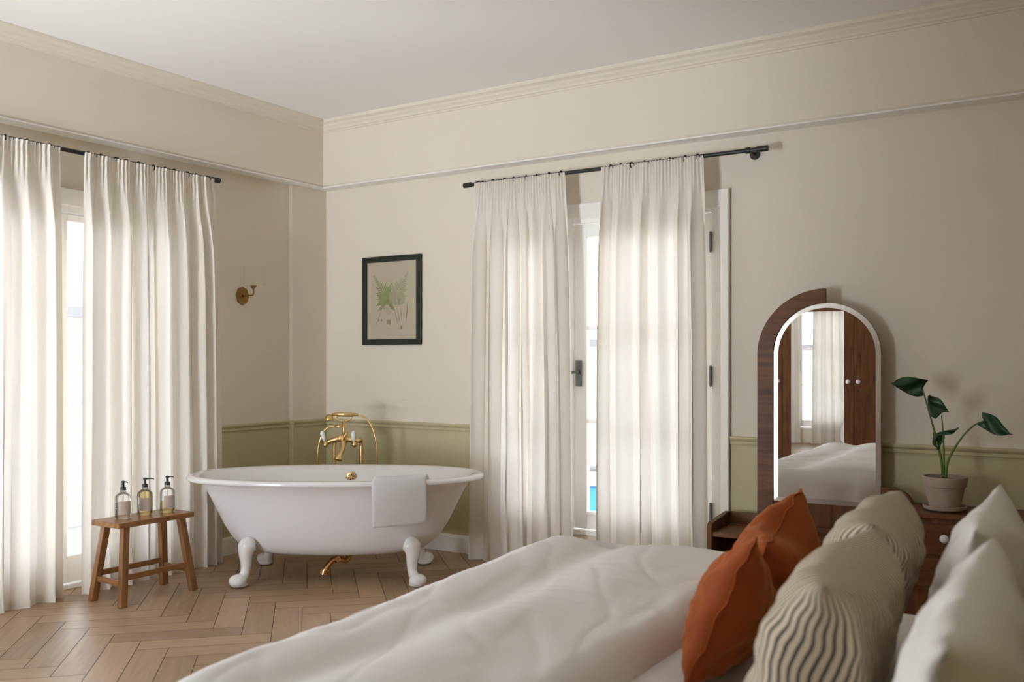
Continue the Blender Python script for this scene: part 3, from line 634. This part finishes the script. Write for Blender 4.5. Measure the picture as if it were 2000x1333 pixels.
# potted plant
pot = thing('potted_plant', (-.705, 5.13, .601), 'leafy plant in a pale clay pot on the dressing table', 'plant')
B().lathe([(.001, .0), (.080, .0), (.098, .010), (.103, .026), (.097, .028), (.088, .014), (.001, .012)], 36).build('saucer', TERRA, pot, smooth=40)
pt = B().lathe([(.001, .0125), (.068, .0125), (.072, .016), (.093, .122), (.101, .124), (.107, .168), (.104, .172), (.094, .171), (.090, .150), (.001, .148)], 40).build('pot', TERRA, pot, smooth=35)
B().lathe([(.001, .163), (.04, .160), (.091, .154)], 24, caps=False).build('soil', SOIL, pot, smooth=True)
def P3(x, z, dy=0): return Vector((x+.705, -.01+dy, z-.601))       # world x, z in the plant's plane
def leaf_mesh(name, basep, tipp, wid, side, cup, droop, col=LEAF, twist=0):
    basep, tipp = Vector(basep), Vector(tipp); ax = tipp-basep; L = ax.length; ax.normalize(); sd = Vector(side); sd = (sd-ax*sd.dot(ax)).normalized(); nn = ax.cross(sd)
    q = B(); N, M_ = 16, 10
    def hw_(t): return wid*(max(0, math.sin(PI*min(1, (t*.82+.20))**.8)))**.75*(1 if t < .85 else (1-t)/.15*.8+.2)
    def P(u, v):
        t = u; s = v*2-1; lob = -.10*L*abs(s)*(1-t)**3 if t < .5 else 0
        w_ = hw_(t) if t < .995 else .001
        return basep+ax*(L*t+lob*1.2)+sd*(s*w_)+nn*(cup*wid*(abs(s)**1.5)-droop*L*t*t+.012*math.sin(7*t+3*s))
    q.grid(P, N, M_)
    return q.build(name, col, pot, smooth=True, solid=.0012)
stems = [([(-.712, .765), (-.72, .85), (-.75, .99), (-.775, 1.09), (-.805, 1.205)], .0042), ([(-.706, .765), (-.708, .90), (-.712, 1.0), (-.718, 1.078)], .0034),
         ([(-.700, .765), (-.685, .86), (-.63, .965), (-.575, 1.03), (-.525, 1.058)], .0040), ([(-.708, .765), (-.722, .87), (-.742, .955)], .0036)]
for pts, r_ in stems:
    sp_ = spline([P3(*p) for p in pts], 8); B().tube(sp_, [r_*1.7-(r_*.9)*i/(len(sp_)-1) for i in range(len(sp_))], 10).build('stem', STEM, pot, smooth=True)
leaf_mesh('leaf', P3(-.805, 1.212), P3(-.945, 1.238, -.05), .052, (.25, -.35, .9), .25, .05)
leaf_mesh('leaf', P3(-.718, 1.090), P3(-.772, 1.180, -.02), .046, (.85, -.3, .5), -.2, .05)
leaf_mesh('leaf', P3(-.528, 1.062), P3(-.398, 1.000, -.04), .042, (.4, -.25, .9), .25, -.06)
leaf_mesh('leaf', P3(-.742, .985), P3(-.735, .905, -.01), .030, (1, -.3, .2), -.4, 0)
leaf_mesh('leaf', P3(-.722, .980), P3(-.640, 1.014, -.01), .012, (0, -.5, 1), .5, .10)

# ------------------------------------------------------------------ bed
bed = thing('bed', (0, 0, 0), 'wide bed with white mattress under the duvet', 'bed')
BX0, BX1, BY0, BY1 = -1.82, .17, 1.50, 3.42
def rbox(x0, x1, y0, y1, z0, z1, nm, m, bv, par):
    o = B().box(x0, x1, y0, y1, z0, z1).build(nm, m, par, bevel=bv); o.modifiers['bevel'].segments = 4; return o
rbox(BX0+.02, BX1, BY0+.02, BY1-.02, .10, .27, 'bed_base', SHEET, .02, bed)
rbox(BX0, BX1, BY0, BY1, .272, .50, 'mattress', SHEET, .06, bed)
for x in (BX0+.12, BX1-.12):
    for y in (BY0+.12, BY1-.12): B().cyl((x, y, 0), (x, y, .10), .025, .03, 14).build('leg', WALN, bed)
rbox(BX1+.005, BX1+.085, BY0-.1, BY1+.1, .0, 1.12, 'headboard', mat('headboard_cloth', (.35, .30, .22, 1), .9), .03, bed)
# duvet: a soft sheet rounded over the foot and both long sides
def duvet():
    xa, xb, ya, yb2 = -2.00, -1.17, 1.44, 3.62; r = .13; zt = .590
    fall = r*PI/2
    def edge(d):                                                   # distance past the flat part -> (outward, drop)
        if d <= 0: return (d, 0)
        if d < fall: a = d/r; return (r*math.sin(a), r*(1-math.cos(a)))
        return (r+.05*(d-fall), r+(d-fall))
    fx0, fx1, fy0, fy1 = xa+r*.75, xb, ya+r*.75, yb2-r*.75
    def N(x, y, z, s): return noise.noise(Vector((x*s, y*s, z)))
    LX, LY = .50, .45
    def P(u, v):
        px_ = fx0-LX+(fx1+.16-fx0+LX)*u; py_ = fy0-LY+(fy1+LY-fy0+LY)*v
        ox, dx = edge(fx0-px_); oy0, dy0 = edge(fy0-py_); oy1, dy1 = edge(py_-fy1)
        x = fx0-ox if px_ < fx0 else px_; y = fy0-oy0 if py_ < fy0 else fy1+oy1 if py_ > fy1 else py_
        dz = max(dx, dy0, dy1)+.25*min(dx, max(dy0, dy1))
        hx_ = 0
        if px_ > fx1:                                              # thick rolled head edge
            a = (px_-fx1)/.16; hx_ = .088*(1-math.cos(min(1, a)*PI*.5)); x = fx1+.085*math.sin(min(1, a)*PI*.5)
        z = zt-dz-hx_
        if dz < .02:
            valley = -.026*math.exp(-((x+1.70+.02*math.sin(2.2*y))/.09)**2)
            z += valley+.012*math.exp(-((x+1.45)/.18)**2)+.016*N(x, y, 1, 2.2)+.006*N(x+.3*y, y*.5, 5, 5)+.0025*N(x*.6, y*1.5, 8, 14)-.004
            wr = abs(noise.noise(Vector((x*5+y*2.2, y*1.6-x, 3)))); z += -.004*max(0, .12-wr)/.12
        else:
            wv = .020*math.sin(23*(y if dx >= max(dy0, dy1) else x)+4*N(x, y, 2, 3))*min(1, dz/.25)+.02*N(x*1.4, y*1.4, z*2, 3)
            if dx >= max(dy0, dy1): x -= wv
            elif dy1 > dy0: y += wv
            else: y -= wv
        x -= .095*(y-2.4)*min(1, max(0, (fx1-x)/.9))
        return (x, y, max(z, .20))
    o = B().grid(P, 130, 190).build('duvet', LINEN, smooth=True, solid=.02)
    tag(o, 'rumpled white duvet spread over the bed', 'duvet')
duvet()

def pillow(name, w_, h_, t_, m, loc, lean, yaw, label, cat, group=None, seed=0, pinch=.10, pw=2.4, ex=.55, wr=.012, slump=0, seam=None, sag=0, chop=.5, back=1.0, slump_near=0):
    q = B(); n = 56; bm = q.bm; uvl = bm.loops.layers.uv.new('stripe')
    rows = {}
    def co(i, j, s):
        u, v = -1+2*i/n, -1+2*j/n
        x = w_/2*u*(1-pinch*(1-v*v)*abs(u)**3); z = h_/2*v*(1-pinch*(1-u*u)*abs(v)**3)
        k = (max(0, 1-abs(u)**pw)*max(0, 1-abs(v)**pw))**ex
        e = max(abs(u), abs(v)); nz = noise.noise(Vector((u*2.2+seed, v*2.2, s*3+seed)))*1.0+noise.noise(Vector((u*6, v*6+seed, s*5)))*.5
        rad = math.sin(9*math.atan2(v, u)+seed*2+2*noise.noise(Vector((u, v, seed))))*e*e*(1-e**8)
        y = s*t_/2*k*(back if s < 0 else 1)+(nz*wr*k**.5)+s*rad*wr*.9*(k**.5)
        sg_ = sag*math.exp(-((u-(chop*2-1))/.5)**2)*max(0, (v+.6)/1.6)**2*(1-u*u)+(slump*(u+1)/2+slump_near*((1-u)/2)**1.6)*max(0, (v+1)/2)
        edge_w = .006*noise.noise(Vector((u*5, v*5, seed+9)))*(1-k)
        return Vector((x, y+edge_w*2, z+h_/2-sg_))
    gridv = {}
    for s in (1, -1):
        for i in range(n+1):
            for j in range(n+1):
                ed = i in (0, n) or j in (0, n)
                if ed and s == -1: gridv[i, j, -1] = gridv[i, j, 1]
                else: gridv[i, j, s] = bm.verts.new(co(i, j, s))
    arc = {}
    for s in (1, -1):                                              # cloth distance across the middle row, used for every row
        a = 0; m_ = [0]
        for i in range(1, n+1): a += (gridv[i, n//2, s].co-gridv[i-1, n//2, s].co).length; m_.append(a)
        for i in range(n+1):
            for j in range(n+1): arc[i, j, s] = m_[i]-m_[n]/2
    for s in (1, -1):
        for i in range(n):
            for j in range(n):
                ids = [(i, j), (i+1, j), (i+1, j+1), (i, j+1)]
                if s == 1: ids.reverse()
                f = bm.faces.new([gridv[a, c, s] for a, c in ids])
                for l, (a, c) in zip(f.loops, ids): l[uvl].uv = (arc[a, c, s]+10, c/n)
    o = q.build(name, m, smooth=True)
    o.matrix_world = Matrix.Translation(loc) @ Matrix.Rotation(yaw, 4, 'Z') @ Matrix.Rotation(lean, 4, 'X')
    tag(o, label, cat, group)
    if seam:
        pts = [co(i, n, 1) for i in range(n+1)]+[co(n, j, 1) for j in range(n-1, -1, -1)]+[co(i, 0, 1) for i in range(n-1, -1, -1)]+[co(0, j, 1) for j in range(1, n)]
        pts.append(pts[0]); B().tube(pts, .0032, 6, caps=False).build('seam', seam, o, smooth=True)
    return o
# scatter cushions lean back towards the headboard
pillow('cushion', .48, .45, .20, VELVET, (-.954, 2.495, .502), R(24), R(97), 'rust velvet cushion, nearer of the orange pair', 'cushion', 'cushions on the bed', 1.3, .10, seam=VELVET, slump=.18, sag=.02)
pillow('cushion', .48, .45, .20, VELVET, (-1.037, 2.975, .502), R(24), R(100), 'rust velvet cushion, farther of the orange pair', 'cushion', 'cushions on the bed', 2.1, .12, seam=VELVET, sag=.04, chop=.45, back=1.7, slump_near=.13)
pillow('cushion', .68, .47, .23, STRIPE, (-0.560, 1.954, 0.513), R(16), R(95), 'black and cream striped cushion, nearer of the ticking pair', 'cushion', 'cushions on the bed', 4.4, .08, 3.2, .45, .016)
pillow('cushion', .68, .47, .23, STRIPE, (-0.630, 2.643, 0.513), R(16), R(95), 'black and cream striped cushion, farther of the ticking pair, beside the dressing table', 'cushion', 'cushions on the bed', 6.2, .08, 3.2, .45, .016)
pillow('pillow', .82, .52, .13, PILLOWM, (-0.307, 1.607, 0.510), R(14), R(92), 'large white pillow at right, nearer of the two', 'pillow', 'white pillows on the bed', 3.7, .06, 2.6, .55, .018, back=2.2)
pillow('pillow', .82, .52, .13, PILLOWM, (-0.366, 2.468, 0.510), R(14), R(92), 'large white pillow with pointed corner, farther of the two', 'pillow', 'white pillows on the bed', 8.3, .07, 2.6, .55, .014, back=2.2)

# ------------------------------------------------------------------ wardrobe seen in the mirror
wd = thing('wardrobe', (-2.252, -.05, 0), 'dark walnut wardrobe with mirrored middle door, seen in the dressing mirror', 'wardrobe', R(-2.8))
def WB(x0, x1, y0, y1, z0, z1, nm, m, par=wd, bv=.003): return B().box(x0, x1, y0, y1, z0, z1).build(nm, m, par, bevel=bv)
WB(-.92, .92, -.54, -.022, .08, 2.0, 'carcass', WALN); WB(-.95, .95, -.56, .03, 2.0, 2.05, 'cornice', WALNH); WB(-.93, .93, -.55, .01, 0, .08, 'plinth', WALNH)
for x0, x1, xk in ((-.915, -.378, -.42), (.378, .915, .42)):
    dd = WB(x0, x1, -.021, 0, .09, 1.99, 'door', WALN)
    B().lathe([(.006, 0), (.008, .008), (.022, .016), (.024, .024), (.012, .032), (.001, .033)], 18, (xk, 0, 1.128)).build('knob', PORC, dd, smooth=True).data.transform(Matrix.Translation((xk, 0, 1.128)) @ Matrix.Rotation(R(-90), 4, 'X') @ Matrix.Translation((-xk, 0, -1.128)))
    B().cyl((xk, .0005, 1.03), (xk, .003, 1.03), .010, n=14).build('keyhole', DGREY, dd)
q = B(); q.box(-.374, -.284, -.021, 0, .09, 1.99).box(.270, .374, -.021, 0, .09, 1.99).box(-.284, .270, -.021, 0, 1.895, 1.99).box(-.284, .270, -.021, 0, .09, .24)
dd = q.build('mirror_door', WALN, wd, bevel=.003)
WB(-.284, .270, -.016, -.010, .24, 1.895, 'mirror_pane', MIRROR, dd, 0)
B().lathe([(.006, 0), (.008, .008), (.022, .016), (.024, .024), (.012, .032), (.001, .033)], 18, (0, 0, 0)).build('knob', PORC, dd, smooth=True).data.transform(Matrix.Translation((.315, 0, 1.128)) @ Matrix.Rotation(R(-90), 4, 'X'))
B().cyl((.315, .0005, 1.03), (.315, .003, 1.03), .010, n=14).build('keyhole', DGREY, dd)

# ------------------------------------------------------------------ outside
PALE = mat('outside_render', (.55, .52, .48, 1), .9, var=.06, vscale=1); STONE = mat('outside_stone', (.45, .43, .40, 1), .9, var=.1, vscale=4)
STEEL = mat('outside_steel', (.20, .21, .22, 1), .5); PANEG = mat('outside_pane', (.16, .18, .20, 1), .2); TERC = mat('outside_terracotta', (.42, .29, .24, 1), .9)
BLUE = mat('outside_blue', (.01, .16, .36, 1), .4); ROOFG = mat('outside_slate', (.10, .10, .11, 1), .7)
struct(B().box(-6.75, XL-T, 1.75, 6.4, -.25, -.02).build('balcony_floor', STONE), 'pale stone balcony floor outside the left window', 'balcony')
struct(B().box(-40, 25, -25, 45, -3.6, -3.5).build('ground', STONE), 'pale street paving below the windows', 'ground')
rl = thing('balcony_railing', (-6.6, 2.6, -.02), 'grey metal balcony railing outside the left window', 'railing')
B().cyl((0, -1.3, 1.05), (0, 3.7, 1.05), .022, n=10).build('top_rail', STEEL, rl); B().cyl((0, -1.3, .12), (0, 3.7, .12), .014, n=10).build('bottom_rail', STEEL, rl)
for k in range(34): B().cyl((0, -1.25+k*.148, .12), (0, -1.25+k*.148, 1.05), .008, n=8).build('bar', STEEL, rl)
for y in (-1.3, 1.2, 3.7): B().cyl((0, y, 0), (0, y, 1.05), .02, n=10).build('post', STEEL, rl)
def house(loc, rz, w_, h_, dep, label, band=None):
    e = thing('apartment_building', loc, label, 'building', rz)
    B().box(-w_/2, w_/2, 0, dep, 0, h_).build('wall', PALE, e); B().box(-w_/2-.25, w_/2+.25, -.25, dep, h_, h_+.18).build('roof', ROOFG, e)
    nx = int(w_/2.6)
    for i in range(nx):
        for j in range(max(1, int(h_/2.9))):
            x = -w_/2+1.3+i*(w_-2.6)/max(1, nx-1); z = 1.0+j*2.9
            f = B().box(x-.55, x+.55, -.05, -.002, z, z+1.5).build('window', DOORW, e); B().box(x-.48, x+.48, -.056, -.051, z+.07, z+1.43).build('pane', PANEG, f)
    if band: B().box(-w_/2, w_/2, -.04, -.001, band[0], band[1]).build('brick_band', TERC, e)
house((-15, 8.2, -3.5), R(90), 11, 5.6, 6, 'pale low building across the street beyond the balcony', (2.3, 2.75))
house((-8.5, 20, -3.5), 0, 12, 5.2, 6, 'pale low building seen through the glazed door')
bt = thing('water_tank', (-4.18, 8.0, -3.5), 'bright blue tank with pale lid outside the glazed door', 'tank')
B().lathe([(.34, 0), (.36, .05), (.36, 3.66), (.34, 3.70)], 28).build('drum', BLUE, bt, smooth=40); B().lathe([(.38, 3.702), (.38, 3.76), (.30, 3.80)], 28).build('lid', PALE, bt, smooth=40); B().lathe([(.10, 3.802), (.09, 3.85), (.02, 3.87)], 20).build('cap', ROOFG, bt, smooth=True)
